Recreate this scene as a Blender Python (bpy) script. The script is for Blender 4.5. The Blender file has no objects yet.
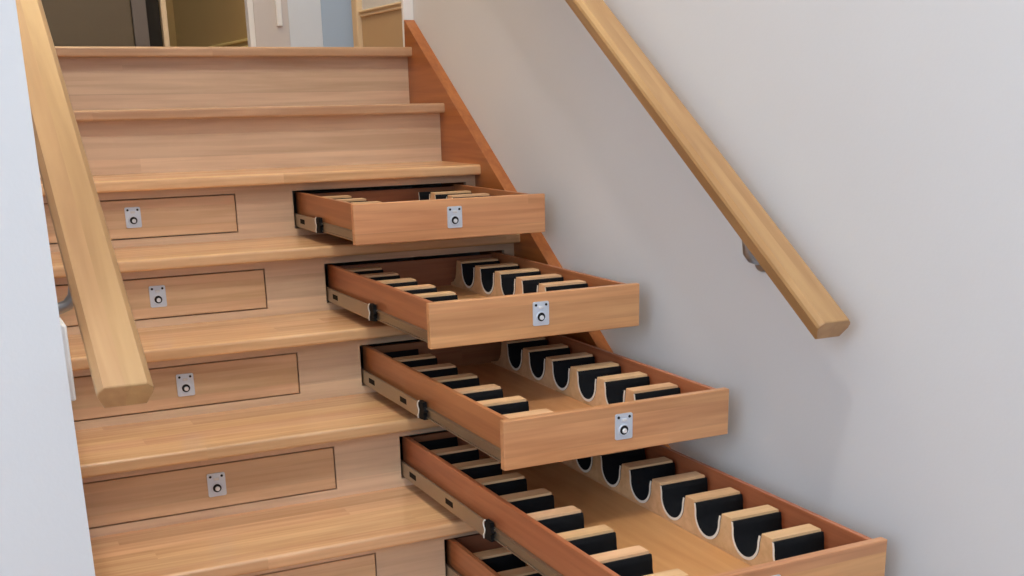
import bpy, bmesh, math, random
from mathutils import Vector, Matrix
random.seed(7)
S = bpy.context.scene
COL = S.collection

# ------------------------------------------------------------------ measures (metres)
G, H = 0.2648, 0.18            # going and rise of a step
TN, OV = 0.0304, 0.0425        # tread thickness, nosing overhang
XO, XR = -0.5745, -0.0343      # right hand drawer column
XL0, XL1 = -1.328, -0.7454     # left hand drawer column
ZT, ZB = -0.0551, -0.1567      # drawer fronts, below their tread
SX0 = -1.341                   # left end of the treads
WR, WL = 0.037, -1.378         # wall faces
FLOOR = -9 * H
PULL = {2: 0.5346, 3: 0.755, 4: 0.860, 5: 1.0951, 6: 1.20}
SLOPE = math.atan2(H, G)
CEIL = 3.2

# ------------------------------------------------------------------ node helpers
def new_mat(name):
    m = bpy.data.materials.new(name); m.use_nodes = True
    nt = m.node_tree
    return m, nt, nt.nodes['Principled BSDF']

def lin(c):
    return tuple(((v/255)/12.92 if v/255 <= .04045 else ((v/255+.055)/1.055)**2.4) for v in c) + (1,)

def plain(name, rgb, rough=.5, metal=0, bump=0, bscale=60, spec=.5, vary=0):
    m, nt, b = new_mat(name)
    b.inputs['Base Color'].default_value = lin(rgb)
    b.inputs['Roughness'].default_value = rough
    b.inputs['Metallic'].default_value = metal
    b.inputs['Specular IOR Level'].default_value = spec
    tc = nt.nodes.new('ShaderNodeTexCoord')
    if vary:
        n = nt.nodes.new('ShaderNodeTexNoise'); n.inputs['Scale'].default_value = 3; n.inputs['Detail'].default_value = 5
        nt.links.new(tc.outputs['Object'], n.inputs['Vector'])
        mx = nt.nodes.new('ShaderNodeMix'); mx.data_type = 'RGBA'
        mx.inputs[6].default_value = lin([v*(1-vary) for v in rgb]); mx.inputs[7].default_value = lin([min(255, v*(1+vary)) for v in rgb])
        nt.links.new(n.outputs['Fac'], mx.inputs[0]); nt.links.new(mx.outputs[2], b.inputs['Base Color'])
    if bump:
        n2 = nt.nodes.new('ShaderNodeTexNoise'); n2.inputs['Scale'].default_value = bscale; n2.inputs['Detail'].default_value = 4
        nt.links.new(tc.outputs['Object'], n2.inputs['Vector'])
        bp = nt.nodes.new('ShaderNodeBump'); bp.inputs['Strength'].default_value = bump; bp.inputs['Distance'].default_value = .002
        nt.links.new(n2.outputs['Fac'], bp.inputs['Height']); nt.links.new(bp.outputs['Normal'], b.inputs['Normal'])
    return m

def wood(name, light, dark, grain, strip, width, rough=.32, offset=0., vary=.16, stave=.55, coat=.15, fine=1.0, low=None):
    """Laminated timber: strips of their own tone side by side along `strip`, each cut into staves, the grain running along `grain`."""
    m, nt, b = new_mat(name); N = nt.nodes; L = nt.links
    def math_(op, a, c=None):
        n = N.new('ShaderNodeMath'); n.operation = op
        for i, v in enumerate((a, c)):
            if v is None: continue
            if hasattr(v, 'is_linked') or hasattr(v, 'links'): L.new(v, n.inputs[i])
            else: n.inputs[i].default_value = v
        return n.outputs[0]
    tc = N.new('ShaderNodeTexCoord'); oi = N.new('ShaderNodeObjectInfo')
    sp = N.new('ShaderNodeSeparateXYZ'); L.new(tc.outputs['Object'], sp.inputs[0])
    rnd = math_('MULTIPLY', oi.outputs['Random'], 37.0)
    gx, sx = sp.outputs[grain], sp.outputs[strip]
    idx = math_('FLOOR', math_('DIVIDE', math_('ADD', sx, offset), width))
    wn = N.new('ShaderNodeTexWhiteNoise'); wn.noise_dimensions = '2D'
    cb = N.new('ShaderNodeCombineXYZ'); L.new(idx, cb.inputs[0]); L.new(rnd, cb.inputs[1]); L.new(cb.outputs[0], wn.inputs['Vector'])
    st = math_('FLOOR', math_('ADD', math_('DIVIDE', gx, stave), math_('MULTIPLY', wn.outputs['Value'], 5.0)))
    wn2 = N.new('ShaderNodeTexWhiteNoise'); wn2.noise_dimensions = '3D'
    cb2 = N.new('ShaderNodeCombineXYZ'); L.new(idx, cb2.inputs[0]); L.new(rnd, cb2.inputs[1]); L.new(st, cb2.inputs[2]); L.new(cb2.outputs[0], wn2.inputs['Vector'])
    # grain
    va = N.new('ShaderNodeVectorMath'); va.operation = 'ADD'
    cb3 = N.new('ShaderNodeCombineXYZ')
    sh = math_('MULTIPLY', wn2.outputs['Value'], 11.0)
    for i in range(3): L.new(sh, cb3.inputs[i])
    L.new(tc.outputs['Object'], va.inputs[0]); L.new(cb3.outputs[0], va.inputs[1])
    mp = N.new('ShaderNodeMapping'); L.new(va.outputs[0], mp.inputs['Vector'])
    sc = [70.*fine, 70.*fine, 70.*fine]; sc[grain] = 2.6
    mp.inputs['Scale'].default_value = sc
    n1 = N.new('ShaderNodeTexNoise'); n1.inputs['Scale'].default_value = 1; n1.inputs['Detail'].default_value = 5; n1.inputs['Distortion'].default_value = .55
    L.new(mp.outputs[0], n1.inputs['Vector'])
    mp2 = N.new('ShaderNodeMapping'); L.new(va.outputs[0], mp2.inputs['Vector'])
    sc2 = [16., 16., 16.]; sc2[grain] = 1.1
    mp2.inputs['Scale'].default_value = sc2
    n2 = N.new('ShaderNodeTexNoise'); n2.inputs['Scale'].default_value = 1; n2.inputs['Detail'].default_value = 3; n2.inputs['Distortion'].default_value = 1.2
    L.new(mp2.outputs[0], n2.inputs['Vector'])
    f = math_('ADD', math_('MULTIPLY', n1.outputs['Fac'], .5), math_('MULTIPLY', n2.outputs['Fac'], .5))
    rp = N.new('ShaderNodeValToRGB'); L.new(f, rp.inputs[0])
    rp.color_ramp.elements[0].position = .34; rp.color_ramp.elements[0].color = lin(dark)
    rp.color_ramp.elements[1].position = .62; rp.color_ramp.elements[1].color = lin(light)
    hsv = N.new('ShaderNodeHueSaturation'); L.new(rp.outputs[0], hsv.inputs['Color'])
    v = math_('ADD', math_('MULTIPLY', wn2.outputs['Value'], 2*vary), 1 - vary)
    if low:      # a paler lamella along the lower edge
        per, hgt, gain = low
        inl = math_('LESS_THAN', math_('MODULO', math_('ADD', sx, .0005), per), hgt)
        v = math_('MULTIPLY', v, math_('ADD', math_('MULTIPLY', inl, gain - 1), 1.0))
    L.new(v, hsv.inputs['Value'])
    hu = math_('ADD', math_('MULTIPLY', wn.outputs['Value'], .010), .494)
    L.new(hu, hsv.inputs['Hue'])
    L.new(hsv.outputs[0], b.inputs['Base Color'])
    b.inputs['Roughness'].default_value = rough
    b.inputs['Coat Weight'].default_value = coat; b.inputs['Coat Roughness'].default_value = .2
    bp = N.new('ShaderNodeBump'); bp.inputs['Strength'].default_value = .06; bp.inputs['Distance'].default_value = .001
    L.new(n1.outputs['Fac'], bp.inputs['Height']); L.new(bp.outputs['Normal'], b.inputs['Normal'])
    return m

OAK_L, OAK_D = (236, 192, 146), (208, 160, 116)
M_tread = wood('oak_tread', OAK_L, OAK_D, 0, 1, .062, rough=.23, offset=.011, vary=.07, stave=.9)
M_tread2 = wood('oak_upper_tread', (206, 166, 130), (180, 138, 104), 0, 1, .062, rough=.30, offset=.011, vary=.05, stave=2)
M_riser = wood('oak_riser', (222, 193, 163), (198, 167, 137), 0, 2, .06, rough=.36, offset=.015, vary=.07, stave=2.5, low=(H, .042, 1.16))
M_front = wood('oak_drawer_front', (220, 164, 114), (190, 132, 86), 0, 2, .05, rough=.34, offset=.022, vary=.07, stave=3, low=(9, .026, 1.12))
M_front2 = wood('oak_closed_front', (224, 188, 150), (198, 158, 120), 0, 2, .05, rough=.34, offset=.022, vary=.05, stave=3, low=(9, .026, 1.1))
M_side = wood('oak_drawer_side', (186, 118, 76), (158, 92, 56), 1, 2, .3, rough=.4, vary=.06, stave=9)
M_back = wood('oak_drawer_back', (160, 104, 72), (134, 80, 54), 0, 2, .3, rough=.4, vary=.06, stave=9)
M_ply = wood('ply_drawer_base', (212, 158, 104), (196, 140, 86), 1, 0, 2.0, rough=.45, vary=.05, stave=9, fine=.6)
M_rack = wood('plywood_rack', (226, 186, 142), (206, 162, 116), 0, 1, .5, rough=.5, vary=.06, stave=9, fine=.8, coat=0)
M_string = wood('oak_stringer', (176, 112, 56), (150, 87, 40), 1, 2, 4., rough=.36, vary=.05, stave=9)
M_rail = wood('oak_handrail', (186, 148, 101), (162, 121, 78), 1, 0, .2, rough=.36, vary=.03, stave=9, fine=.5)
M_floor = wood('oak_floor', (190, 146, 104), (160, 112, 74), 0, 1, .11, rough=.3)
M_foam = plain('black_felt', (20, 21, 24), .95, bump=.5, bscale=900, spec=.2)
M_foamedge = plain('white_foam_edge', (236, 232, 222), .7, bump=.2, bscale=500)
M_steel = plain('zinc_slide', (172, 160, 142), .38, metal=.85, vary=.06)
M_steel2 = plain('zinc_slide_inner', (150, 140, 124), .35, metal=.85, vary=.06)
M_black = plain('black_plastic', (9, 9, 10), .7, vary=.1, spec=.2)
M_chrome = plain('satin_nickel', (212, 222, 236), .36, metal=.3, bump=.1, bscale=300)
M_chrome2 = plain('polished_chrome', (244, 246, 250), .2, metal=.3, vary=.02)
M_hole = plain('keyhole_dark', (30, 32, 36), .4, metal=.5, vary=.1)
M_bracket = plain('brushed_bracket', (170, 174, 180), .3, metal=.9, bump=.1)
M_wall = plain('painted_plaster', (217, 218, 221), .7, bump=.12, bscale=140, vary=.008)
M_white = plain('white_gloss_paint', (246, 246, 246), .4, bump=.04, bscale=40)
M_cream = plain('cream_paint', (226, 204, 170), .5, bump=.05, bscale=60, vary=.02)
M_cream2 = plain('tan_paint', (196, 168, 130), .55, bump=.05, bscale=60, vary=.02)
M_plate = plain('white_plastic', (240, 240, 240), .35, bump=.03, bscale=50)
M_ceil = plain('ceiling_paint', (236, 234, 230), .8, bump=.08, bscale=120)
M_olive = plain('olive_paint', (190, 160, 104), .7, bump=.1, bscale=100, vary=.03)
M_taupe = plain('taupe_door_paint', (98, 86, 66), .45, bump=.05, bscale=30, vary=.06)
M_grey = plain('grey_trim_paint', (108, 100, 94), .5, bump=.05, vary=.03)
M_dark = plain('gap_shade', (26, 22, 18), .8, bump=.05, vary=.1)
M_bluew = plain('pale_blue_door_paint', (222, 230, 240), .5, bump=.03, vary=.02)
M_blue = plain('powder_blue_paint', (176, 196, 218), .55, bump=.05, vary=.02)

# ------------------------------------------------------------------ mesh helpers
class MB:
    def __init__(s): s.bm = bmesh.new()
    def box(s, x0, x1, y0, y1, z0, z1, bev=0, seg=1, pick=None, mi=0):
        bm = s.bm
        vs = [bm.verts.new((x, y, z)) for x in (x0, x1) for y in (y0, y1) for z in (z0, z1)]
        fs = [bm.faces.new([vs[i] for i in q]) for q in ((0,1,3,2), (4,6,7,5), (0,4,5,1), (2,3,7,6), (0,2,6,4), (1,5,7,3))]
        for f in fs: f.material_index = mi
        if bev:
            es = {e for f in fs for e in f.edges}
            if pick: es = [e for e in es if pick(e.verts[0].co, e.verts[1].co)]
            bmesh.ops.bevel(bm, geom=list(es), offset=bev, segments=seg, profile=.5, affect='EDGES', clamp_overlap=True)
        return s
    def prism(s, pts, axis, a, b, mi=0, mi_ends=None, bev=0, seg=1):
        """polygon pts in the two other axes (in order), swept along axis from a to b"""
        bm = s.bm
        def P(u, v, w):
            return ((w, u, v), (u, w, v), (u, v, w))[axis]
        A = [bm.verts.new(P(u, v, a)) for u, v in pts]; B = [bm.verts.new(P(u, v, b)) for u, v in pts]
        n = len(pts); fs = []
        e0 = bm.faces.new(A); e1 = bm.faces.new(B[::-1]); fs += [e0, e1]
        for i in range(n):
            f = bm.faces.new([A[i], B[i], B[(i+1) % n], A[(i+1) % n]]); f.material_index = mi; fs.append(f)
        for f in (e0, e1): f.material_index = mi if mi_ends is None else mi_ends
        if bev:
            es = {e for f in (e0, e1) for e in f.edges}
            bmesh.ops.bevel(bm, geom=list(es), offset=bev, segments=seg, profile=.5, affect='EDGES', clamp_overlap=True)
        return s
    def cyl(s, c, axis, r0, r1, length, n=24, mi=0, bev=0):
        bm = s.bm
        rings = []
        prof = [(0, r0), (length, r1)] if not bev else [(0, r0), (length - bev, r1), (length, r1 - bev)]
        for d, r in prof:
            ring = []
            for i in range(n):
                a = 2*math.pi*i/n; u, v = r*math.cos(a), r*math.sin(a)
                p = ((d, u, v), (u, d, v), (u, v, d))[axis]
                ring.append(bm.verts.new(Vector(c) + Vector(p)))
            rings.append(ring)
        for A, B in zip(rings, rings[1:]):
            for i in range(n):
                f = bm.faces.new([A[i], A[(i+1) % n], B[(i+1) % n], B[i]]); f.material_index = mi; f.smooth = True
        for f in (bm.faces.new(rings[0][::-1]), bm.faces.new(rings[-1])): f.material_index = mi
        return s
    def ring(s, c, axis, r, w, n=24, k=10, mi=0):
        bm = s.bm; rs = []
        for i in range(n):
            a = 2*math.pi*i/n; row = []
            for j in range(k):
                t = 2*math.pi*j/k; rr = r + w*math.cos(t); d = w*math.sin(t)
                u, v = rr*math.cos(a), rr*math.sin(a)
                row.append(bm.verts.new(Vector(c) + Vector(((d, u, v), (u, d, v), (u, v, d))[axis])))
            rs.append(row)
        for i in range(n):
            for j in range(k):
                f = bm.faces.new([rs[i][j], rs[(i+1) % n][j], rs[(i+1) % n][(j+1) % k], rs[i][(j+1) % k]]); f.smooth = True; f.material_index = mi
        return s
    def tube(s, path, r, n=14, mi=0):
        bm = s.bm; path = [Vector(p) for p in path]; rows = []
        for i, p in enumerate(path):
            t = (path[min(i+1, len(path)-1)] - path[max(i-1, 0)]).normalized()
            a = t.orthogonal().normalized() if i == 0 else (rows_a - t*rows_a.dot(t)).normalized()
            rows_a = a; b = t.cross(a)
            rr = r[i] if isinstance(r, (list, tuple)) else r
            rows.append([bm.verts.new(p + rr*(math.cos(2*math.pi*j/n)*a + math.sin(2*math.pi*j/n)*b)) for j in range(n)])
        for A, B in zip(rows, rows[1:]):
            for j in range(n):
                f = bm.faces.new([A[j], A[(j+1) % n], B[(j+1) % n], B[j]]); f.smooth = True; f.material_index = mi
        bm.faces.new(rows[0][::-1]).material_index = mi; bm.faces.new(rows[-1]).material_index = mi
        return s
    def build(s, name, mats, parent=None, loc=None):
        bmesh.ops.recalc_face_normals(s.bm, faces=s.bm.faces)
        me = bpy.data.meshes.new(name); s.bm.to_mesh(me); s.bm.free()
        for m in (mats if isinstance(mats, (list, tuple)) else [mats]): me.materials.append(m)
        o = bpy.data.objects.new(name, me); COL.objects.link(o)
        if parent: o.parent = parent
        if loc: o.location = loc
        return o

def tag(o, label=None, cat=None, group=None, kind=None):
    for k, v in (('label', label), ('category', cat), ('group', group), ('kind', kind)):
        if v: o[k] = v
    return o
def empty(name, loc):
    o = bpy.data.objects.new(name, None); o.empty_display_size = .05; o.location = loc; COL.objects.link(o); return o
def struct(mb, name, mats):
    return tag(mb.build(name, mats), kind='structure')

def tz(k): return -k*H
def ny(k): return -k*G                 # nosing front
def ry(k): return -k*G + OV            # front face of the riser below tread k

# ------------------------------------------------------------------ staircase
stair = empty('staircase', (-.66, -9*G + OV, FLOOR))
tag(stair, 'timber staircase of laminated honey coloured treads and risers rising between the white walls', 'staircase')
ox, oy, oz = stair.location
def local(mb):
    bmesh.ops.translate(mb.bm, verts=mb.bm.verts, vec=(-ox, -oy, -oz)); return mb
for k in range(0, 9):
    y1 = ry(k-1) + .018 if k else ny(0) + .14
    mb = MB().box(SX0, 0, ny(k), y1, tz(k) - TN, tz(k), .007, 3, lambda a, b: abs(a.y - ny(k)) < 1e-5 and abs(b.y - ny(k)) < 1e-5 and abs(a.x - b.x) > .1)
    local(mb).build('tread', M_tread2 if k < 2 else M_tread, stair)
g = .003
for k in range(0, 9):
    z0, z1 = tz(k+1), tz(k) - TN
    y0, y1 = ry(k), ry(k) + .018
    mb = MB()
    if 2 <= k <= 6:
        a, b = tz(k) + ZB - g, tz(k) + ZT + g
        mb.box(SX0, 0, y0, y1, z0, a); mb.box(SX0, 0, y0, y1, b, z1)
        for xa, xb in ((SX0, XL0 - g), (XL1 + g, XO - g), (XR + g, 0)): mb.box(xa, xb, y0, y1, a, b)
    else:
        mb.box(SX0, 0, y0, y1, z0, z1)
    local(mb).build('riser', M_riser, stair)
# raking stringer boards along both walls, plumb cut at the top
def stringer(xa, xb):
    s = H/G; top = .0475
    pts = [(.071, -.17), (.0595, .0405+.0475), (.045, .045*s + top), (-9*G + OV, (-9*G + OV)*s + top), (-9*G + OV, FLOOR), (-8*G+.1, FLOOR)]
    pts = [(.0715, -.25), (.0600, .0600*s + top), (-9*G - .03, (-9*G - .03)*s + top), (-9*G - .03, FLOOR), (-8*G + .1, FLOOR)]
    mb = MB().prism(pts, 0, xa, xb)
    local(mb).build('stringer', M_string, stair)
stringer(0, WR - .0005); stringer(WL + .0005, SX0)

# ------------------------------------------------------------------ drawers
def lock_parts(parent, cx, yf, cz):
    """flush lock plate on a drawer front whose face is at yf (local)"""
    w, h = .0205, .0275
    lk = MB().box(cx - w, cx + w, yf - .0028, yf, cz - h, cz + h, .0035, 2, lambda a, b: abs(a.x-b.x) < 1e-6 and abs(a.z-b.z) < 1e-6).build('lock', M_chrome, parent)
    lk['label'] = 'silver metal lock plate'
    MB().ring((cx, yf - .003, cz - .008), 1, .0115, .0018).build('keyhole_ring', M_chrome, lk)
    MB().cyl((cx, yf - .0034, cz - .008), 1, .0105, .0105, .0008).build('lock_recess', M_hole, lk)
    MB().cyl((cx + .001, yf - .0065, cz - .0095), 1, .0045, .006, .0035).build('lock_cylinder', M_chrome2, lk)
    for sx in (-1, 1):
        MB().cyl((cx + sx*.013, yf - .0038, cz + .020), 1, .0028, .0032, .0012, 12).build('screw', M_hole, lk)
    MB().box(cx - .006, cx + .006, yf - .0045, yf - .0026, cz + .011, cz + .017, .0006).build('latch_tab', M_chrome2, lk)

PITCH, TOP_W, RT, RB, FL = .129, .040, -.0135, -.0815, -.0895   # rack measures below the drawer's top
CW = (PITCH - TOP_W)/2
def u_half(n=9, r=CW, zc=None):
    """from the rim down to the lowest point: (distance from the cavity centre, z)"""
    zc = RB + r
    pts = [(r + .003, RT), (r, zc + .006)]
    for i in range(1, n + 1):
        a = math.pi/2*i/n
        pts.append((r*math.cos(a), zc - r*math.sin(a)))
    return pts
U = u_half()
def divider_mesh(front):
    """profile in (y, z); y = 0 is the front edge of the flat top"""
    cL, cR = -CW, TOP_W + CW
    pts = [(cL, FL)] if not front else [(0.0, FL)]
    if not front:
        pts += [(cL + d, z) for d, z in U[::-1]]
    else:
        pts += [(0.0, RT)]
    pts += [(cR - d, z) for d, z in U]
    pts += [(cR, FL)]
    return pts
def foam_profile():
    """y = 0 is the cavity centre"""
    t = .006
    outer = [(d, z) for d, z in U]; inner = []
    rim = RT - .005
    o2 = [(d, min(z, rim)) for d, z in outer]
    for i, (d, z) in enumerate(o2):
        if i < 2: inner.append((d - t, z))
        else:
            a = math.pi/2*(i-1)/9; r = CW - t
            inner.append((r*math.cos(a), RB + CW - r*math.sin(a)))
    out = o2[:-1] + [(0, RB)] + [(-d, z) for d, z in o2[:-1][::-1]]
    inn = inner[:-1] + [(0, RB + t)] + [(-d, z) for d, z in inner[:-1][::-1]]
    return out, inn
def foam(mb, x0, x1):
    out, inn = foam_profile(); bm = mb.bm; n = len(out)
    R = {}
    for tagx, x in (('a', x0), ('b', x1)):
        R[tagx] = ([bm.verts.new((x, y, z)) for y, z in out], [bm.verts.new((x, y, z)) for y, z in inn])
    for i in range(n - 1):
        for s_ in (0, 1):
            f = bm.faces.new([R['a'][s_][i], R['a'][s_][i+1], R['b'][s_][i+1], R['b'][s_][i]]); f.material_index = 0
            if s_ == 1: f.smooth = True
        for q in 'ab':
            f = bm.faces.new([R[q][0][i], R[q][0][i+1], R[q][1][i+1], R[q][1][i]]); f.material_index = 1
    for i in (0, n - 1):
        f = bm.faces.new([R['a'][0][i], R['b'][0][i], R['b'][1][i], R['a'][1][i]]); f.material_index = 0
    return mb

def open_drawer(k, label):
    """local frame: origin at the front panel's lower left corner; x right, y inward, z up"""
    yf = ry(k) - PULL[k]; zb = tz(k) + ZB
    d = tag(empty('wine_drawer', (XO, yf, zb)), label, 'drawer', 'open wine drawers')
    W, h, D = XR - XO, ZT - ZB, PULL[k] + .035
    MB().box(0, W, 0, .018, 0, h, .0015).build('front_panel', M_front, d)
    si, th, sd = .0155, .0115, h - .003
    for xa in (si, W - si - th):
        MB().box(xa, xa + th, .018, D, .004, sd, .001).build('side_panel', M_side, d)
    MB().box(si + th, W - si - th, D - .012, D, .004, sd - .007, .001).build('back_panel', M_back, d)
    MB().box(si + th, W - si - th, .018, D - .012, .005, h + FL).build('base_panel', M_ply, d)
    lock_parts(d, W*.5 + .004, 0, h + (-.1014 - ZT))
    # two bottle racks: the narrow one on the left for the necks, the one on the right for the bodies
    for x0, x1, off in ((si + th + .001, -.428 - XO, .190), (-.195 - XO, -.079 - XO, .178 if k == 3 else .128)):
        n = int((D - .03 - off - TOP_W)/PITCH) + 1
        y_end = D - .0125
        rk = MB().box(x0, x1, .0185, y_end, h + FL + .0001, h + FL + .003).build('bottle_rack', M_rack, d)
        first = off - PITCH
        if first < .018: first_w = True
        else: first_w = False
        for i in range(-1, n):
            yy = off + i*PITCH
            if i == -1:
                a, b = max(yy, .0185), yy + TOP_W
                if yy < .0185:
                    pts = [(.0185, FL + .003), (.0185, RT), (b, RT)] + [(yy + TOP_W + CW - dd, z) for dd, z in U[1:]] + [(yy + TOP_W + CW, FL + .003)]
                else:
                    lo = .0186
                    pts = [(lo, FL + .003)] + [(max(yy - CW + dd, lo), z) for dd, z in U[::-1] if yy - CW + dd > lo] + [(yy + TOP_W + CW - dd, z) for dd, z in U] + [(yy + TOP_W + CW, FL + .003)]
            else:
                pts = [(yy - CW, FL + .003)] + [(yy - CW + dd, z) for dd, z in U[::-1]] + [(yy + TOP_W + CW - dd, z) for dd, z in U] + [(yy + TOP_W + CW, FL + .003)]
                pts = [(min(y, y_end), z) for y, z in pts]
            q = []
            for p in pts:
                if not q or (abs(p[0]-q[-1][0]) + abs(p[1]-q[-1][1])) > 1e-5: q.append(p)
            MB().prism([(y, h + z) for y, z in q], 0, x0, x1, bev=.0016, seg=2).build('divider', M_rack, rk)
            cy = yy + TOP_W + CW
            if cy + CW + .004 < y_end:
                m = foam(MB(), x0 - .0012, x1 + .0012)
                bmesh.ops.translate(m.bm, verts=m.bm.verts, vec=(0, cy, h))
                m.build('foam_lining', [M_foam, M_foamedge], rk)['label'] = 'black felt lining with a white edge'
    # telescopic runners in the gap beside each side panel
    half = {2: .215, 3: .358, 4: .405, 5: .495, 6: .55}[k]
    yo = PULL[k]
    for side in (-1, 1):
        xa, xb = (.0015, si) if side < 0 else (W - si, W - .0015)
        xm0, xm1 = (xa + .006, xb) if side < 0 else (xa, xb - .006)
        inner = MB().box(xm0, xm1, .019, D, .009, .033, .0012)
        # rolled lips along the inner member
        xl0, xl1 = (xm0 - .0025, xm0 + .001) if side < 0 else (xm1 - .001, xm1 + .0025)
        inner.box(xl0, xl1, .019, D, .029, .033, .0008); inner.box(xl0, xl1, .019, D, .009, .013, .0008)
        rl = inner.build('slide_rail', M_steel2, d)
        mid = MB()
        mx0, mx1 = (xa - .001, xa + .004) if side < 0 else (xb - .004, xb + .001)
        mid.box(mx0, mx1, yo - half, D, .003, .0405, .0015, 2)
        mid.build('slide_member', M_steel, rl)
        sx0, sx1 = (mx0 - .0006, mx0 + .001) if side < 0 else (mx1 - .001, mx1 + .0006)
        for dy in (.05, .275):
            if dy < half - .085:
                MB().box(sx0, sx1, yo - dy - .042, yo - dy, .016, .029, .0002).build('slot', M_black, rl)
        # plastic stop with a wavy bright edge at the runner's end
        cl = MB(); yc = yo - half
        ztop = .046 if side < 0 else .066
        cl.prism([(yc - .030, .006), (yc - .026, .020), (yc - .033, .026), (yc - .026, .036), (yc - .024, ztop), (yc + .003, ztop), (yc + .003, .003)], 0, *((xa - .003, xa + .007) if side < 0 else (xb - .007, xb + .003)))
        c = cl.build('slide_clip', M_black, rl)
        ex = xa - .0036 if side < 0 else xb + .0036
        MB().tube([(ex, yc + .002 + dy, z) for dy, z in ((.004, .003), (.006, .010), (0, .018), (-.002, .025), (.005, .032), (.006, .038), (.002, .043), (-.004, .046))], .0017, 8).build('clip_edge', M_foamedge, rl)
    return d
OPEN = {2: 'pulled-out wine drawer topmost of the open stack, nearly hiding its contents',
        3: 'pulled-out wine drawer second from the top of the open stack',
        4: 'pulled-out wine drawer third from the top of the open stack',
        5: 'longest pulled-out wine drawer with the fullest view of two rows of felt-lined bottle cradles',
        6: 'pulled-out wine drawer at the bottom of the open stack, only its rear corner showing'}
for k in range(2, 7): open_drawer(k, OPEN[k])

def closed_drawer(k, label):
    zb = tz(k) + ZB
    d = tag(empty('closed_drawer', (XL0, ry(k), zb)), label, 'drawer', 'closed stair drawers')
    W, h = XL1 - XL0, ZT - ZB
    MB().box(0, W, 0, .018, 0, h, .001).build('front_panel', M_front2, d)
    lock_parts(d, -1.0257 - XL0, 0, h + (-.1014 - ZT))
    for xa in (.0125, W - .0245):
        MB().box(xa, xa + .012, .018, .19, .004, h - .003).build('side_panel', M_side, d)
    MB().box(.0245, W - .0245, .178, .19, .004, h - .003).build('back_panel', M_back, d)
    MB().box(.0245, W - .0245, .018, .178, .005, .012).build('base_panel', M_ply, d)
CL = {2: 'closed drawer front with silver lock, highest of the shut ones, in the third riser down',
      3: 'closed drawer front with silver lock, second highest of the shut ones',
      4: 'closed drawer front with silver lock, level with the lower end of the near handrail',
      5: 'closed drawer front with silver lock and a short dark crack, below the near handrail end',
      6: 'closed drawer front at the very bottom of the picture, only its upper right corner showing'}
for k in range(2, 7): closed_drawer(k, CL[k])

# ------------------------------------------------------------------ handrails
def rail_profile(w=.072, hh=.043):
    a = w/2
    return [(-a + .010, 0), (a - .010, 0), (a - .002, .024), (a, .029), (a - .002, .035), (a - .010, hh), (-a + .010, hh), (-a + .002, .035), (-a, .029), (-a + .002, .024)]
def handrail(cx, wall_x, label, y_end=-2.197, w=.077, y_top=.12, off=.884):
    """local y runs up the slope, local z square to it; the origin is the underside of the lower end"""
    s = H/G
    o = empty('handrail', (cx, y_end, y_end*s + off)); tag(o, label, 'handrail')
    L_ = (y_top - y_end)/math.cos(SLOPE)
    mb = MB().prism(rail_profile(w), 1, 0, L_, bev=.003, seg=2)
    r = mb.build('rail', M_rail, o); r.rotation_euler = (SLOPE, 0, 0)
    sg = 1 if wall_x > cx else -1
    drop = .106 if sg > 0 else .085
    for yb in (-1.885 if sg > 0 else -1.88, -.50):
        yl = yb - y_end; zl = yl*s                  # underside of the rail there, local
        wx = wall_x - cx
        br = MB()
        path = [(wx - sg*.004, yl, zl - drop), (wx - sg*.018, yl, zl - drop - .0005), (wx - sg*.034, yl, zl - drop + .005), (wx - sg*.045, yl, zl - drop + .018), (wx - sg*.050, yl, zl - drop*.5), (wx - sg*.051, yl, zl - .018), (wx - sg*.051, yl, zl - .001)]
        br.tube(path, [.0095, .0095, .0095, .0095, .009, .0085, .0085])
        b = br.build('bracket', M_bracket, o)
        c = MB().cyl((wx - sg*.0085 if sg > 0 else wx + .0003, yl, zl - drop), 0, .024 if sg > 0 else .026, .026 if sg > 0 else .024, .008, 28)
        c.build('wall_rose', M_bracket, b)
        MB().box(wx - sg*.051 - .013, wx - sg*.051 + .013, -.035, .035, -.003, .0006, .001).build('saddle', M_bracket, b)
        sd = [ch for ch in b.children if ch.name.startswith('saddle')][0]
        sd.location = (0, yl, zl); sd.rotation_euler = (SLOPE, 0, 0)
    return o
handrail(-.0495, WR, 'oak handrail on the far white wall beside the open drawers, with its bracket showing')
handrail(-1.308, WL, 'oak handrail crossing in front of the closed drawers, beside the near white wall end', -2.160, .08)

# ------------------------------------------------------------------ light switch on the stair side of the near wall
sw = empty('light_switch', (WL, -2.115, -.578))
tag(sw, 'white plastic switch plate seen edge-on on the near wall corner behind the handrail end', 'switch')
MB().box(0, .0085, 0, .074, 0, .112, .003, 2, lambda a, b: (a.x + b.x) > .016 or abs(a.x - b.x) > .005).build('switch_plate', M_plate, sw)
MB().box(.0085, .0105, .026, .048, .042, .078, .001).build('rocker', M_plate, sw)

# ------------------------------------------------------------------ the shell of the house
struct(MB().box(WR, WR + .12, -6.5, .60, FLOOR, CEIL), 'wall_right', M_wall)
WE = -2.125
mb = MB().prism([(-3.4, WE), (WL, WE), (WL, .75), (WL - .11, .75), (WL - .11, WE + .11), (-3.4, WE + .11)], 2, FLOOR, CEIL)
struct(mb, 'wall_left', M_wall)
struct(MB().box(-3.4, WR + .12, -6.5, .3, FLOOR - .1, FLOOR), 'floor', M_floor)
struct(MB().box(WL - .11, WR + .12, .16, .28, FLOOR, -.16), 'light_block_under_landing', M_wall)  # unseen partition added to keep stray light out of the stair cavity
struct(MB().box(-2.6, 2.2, ny(0) + .14, 4.2, -.16, 0), 'floor_landing', M_floor)
struct(MB().box(-3.4, 2.2, -6.5, 4.2, CEIL, CEIL + .1), 'ceiling', M_ceil)
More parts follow.
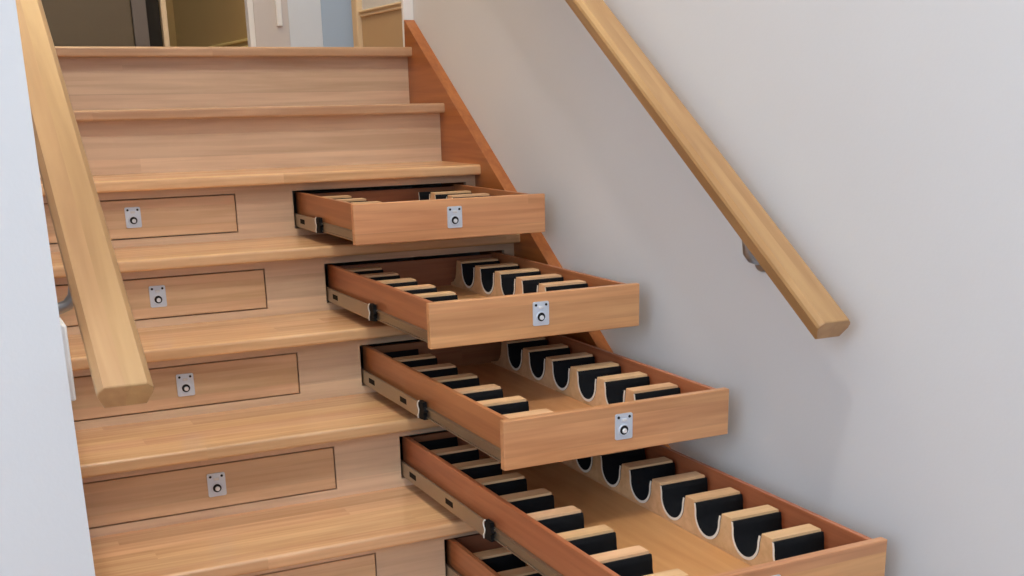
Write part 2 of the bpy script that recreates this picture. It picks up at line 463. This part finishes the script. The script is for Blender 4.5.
# right end of the landing: white trim, tall cream skirting and the far wall with its doors
struct(MB().box(.002, WR, .066, .085, .0, CEIL, .001), 'trim_1', M_white)
mb = MB().box(WR - .006, WR, .09, .58, 0, .130, mi=1)
mb.box(WR - .014, WR, .09, .58, .130, .137, .002); mb.box(WR - .018, WR, .09, .58, .143, .152, .003); mb.box(WR - .009, WR, .09, .58, .137, .143)
struct(mb, 'baseboard_right', [M_cream, M_cream2])
struct(MB().box(WR - .022, WR + .12, .585, .645, 0, CEIL, .003), 'trim_2', M_cream)
YB = 1.5
def bw(x0, x1, name, mat, y0=YB, t=.04, z0=0, z1=CEIL, bev=.002):
    return struct(MB().box(x0, x1, y0, y0 + t, z0, z1, bev), name, mat)
bw(-1.9, -1.30, 'wall_back', M_taupe)
# dark panelled door at the left of the landing
mb = MB().box(-1.30, -.652, YB - .01, YB + .03, .006, 2.05, .002)
struct(mb, 'door_1', M_taupe)
bw(-.650, -.592, 'trim_3', M_grey, YB - .02)
bw(-.592, -.530, 'shaded_gap_strip', M_dark, YB + .03)  # near-black strip, the shade of the gap beside the architrave painted in
bw(-.529, -.507, 'trim_5', M_cream, YB - .002, .04)
# room beyond the opening: olive walls with a pale skirting
struct(MB().box(-2.2, -.15, 3.2, 3.3, 0, CEIL), 'wall_room_back', M_olive)
struct(MB().box(-.150, -.05, YB + .06, 3.2, 0, CEIL), 'wall_room_side', M_olive)
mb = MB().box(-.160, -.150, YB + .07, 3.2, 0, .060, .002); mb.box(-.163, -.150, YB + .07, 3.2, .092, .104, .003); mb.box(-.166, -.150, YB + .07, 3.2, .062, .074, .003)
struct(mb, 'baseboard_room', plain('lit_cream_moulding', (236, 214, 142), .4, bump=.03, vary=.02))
bw(-.164, -.140, 'trim_6', M_white, YB - .003, .05)
mb = MB().box(-.140, .013, YB - .004, YB + .036, .006, 2.05, .002)
dr = struct(mb, 'door_2', plain('warm_white_door_paint', (214, 208, 206), .45, bump=.03, vary=.02))
hd = MB().box(-.044, -.020, YB - .022, YB - .004, .150, .55, .004, 2); hd.build('door_handle', M_white, dr)
bw(.013, .163, 'door_3', M_bluew, YB - .002)
bw(.163, .330, 'wall_back_blue', M_blue, YB)
bw(.330, 2.0, 'wall_back_right', M_cream, YB)

# ------------------------------------------------------------------ light
def area(name, loc, target, size, power, col, sy=None):
    l = bpy.data.lights.new(name, 'AREA'); l.energy = power; l.color = col; l.size = size
    if sy: l.shape = 'RECTANGLE'; l.size_y = sy
    o = bpy.data.objects.new(name, l); o.location = loc
    o.rotation_euler = (Vector(target) - Vector(loc)).to_track_quat('-Z', 'Y').to_euler(); COL.objects.link(o); return o
def point(name, loc, r, power, col):
    l = bpy.data.lights.new(name, 'POINT'); l.energy = power; l.color = col; l.shadow_soft_size = r
    o = bpy.data.objects.new(name, l); o.location = loc; COL.objects.link(o); return o
point('stair_lamp', (-1.15, -3.0, 2.95), .11, 122, (1, .96, .90))
area('hall_window', (-3.3, -4.5, .6), (0, -1.7, -.4), 2.0, 66, (.74, .87, 1.0), 1.9)
point('landing_lamp', (-.85, .1, 2.35), .30, 45, (1, .76, .42))
area('blue_door_light', (.12, 1.0, 1.7), (.12, 1.5, .1), .25, 1.2, (.8, .9, 1))  # small cool area light on the landing, aimed at the pale blue door
w = bpy.data.worlds.new('World'); S.world = w; w.use_nodes = True
w.node_tree.nodes['Background'].inputs[0].default_value = (.78, .88, 1, 1)
w.node_tree.nodes['Background'].inputs[1].default_value = .55

# ------------------------------------------------------------------ camera
f, cx, cy = 1173.8556, 526.6234, 470.166
rx, ro, rz = -.3066, -.0186, .4575
fw = Vector((math.sin(rz)*math.cos(rx), math.cos(rz)*math.cos(rx), math.sin(rx)))
r0 = Vector((math.cos(rz), -math.sin(rz), 0)); u0 = r0.cross(fw)
r1 = math.cos(ro)*r0 + math.sin(ro)*u0; u1 = -math.sin(ro)*r0 + math.cos(ro)*u0
cam = bpy.data.cameras.new('camera'); co = bpy.data.objects.new('camera', cam); COL.objects.link(co)
mw = Matrix((r1, u1, -fw)).transposed().to_4x4(); mw.translation = Vector((-1.5182, -3.8923, -.1706))
co.matrix_world = mw
cam.sensor_fit = 'HORIZONTAL'; cam.sensor_width = 36; cam.lens = f/1024*36
cam.shift_x = (512 - cx)/1024; cam.shift_y = (cy - 288)/1024
cam.clip_start = .02
S.camera = co
S.view_settings.view_transform = 'Standard'
S.view_settings.exposure = 0
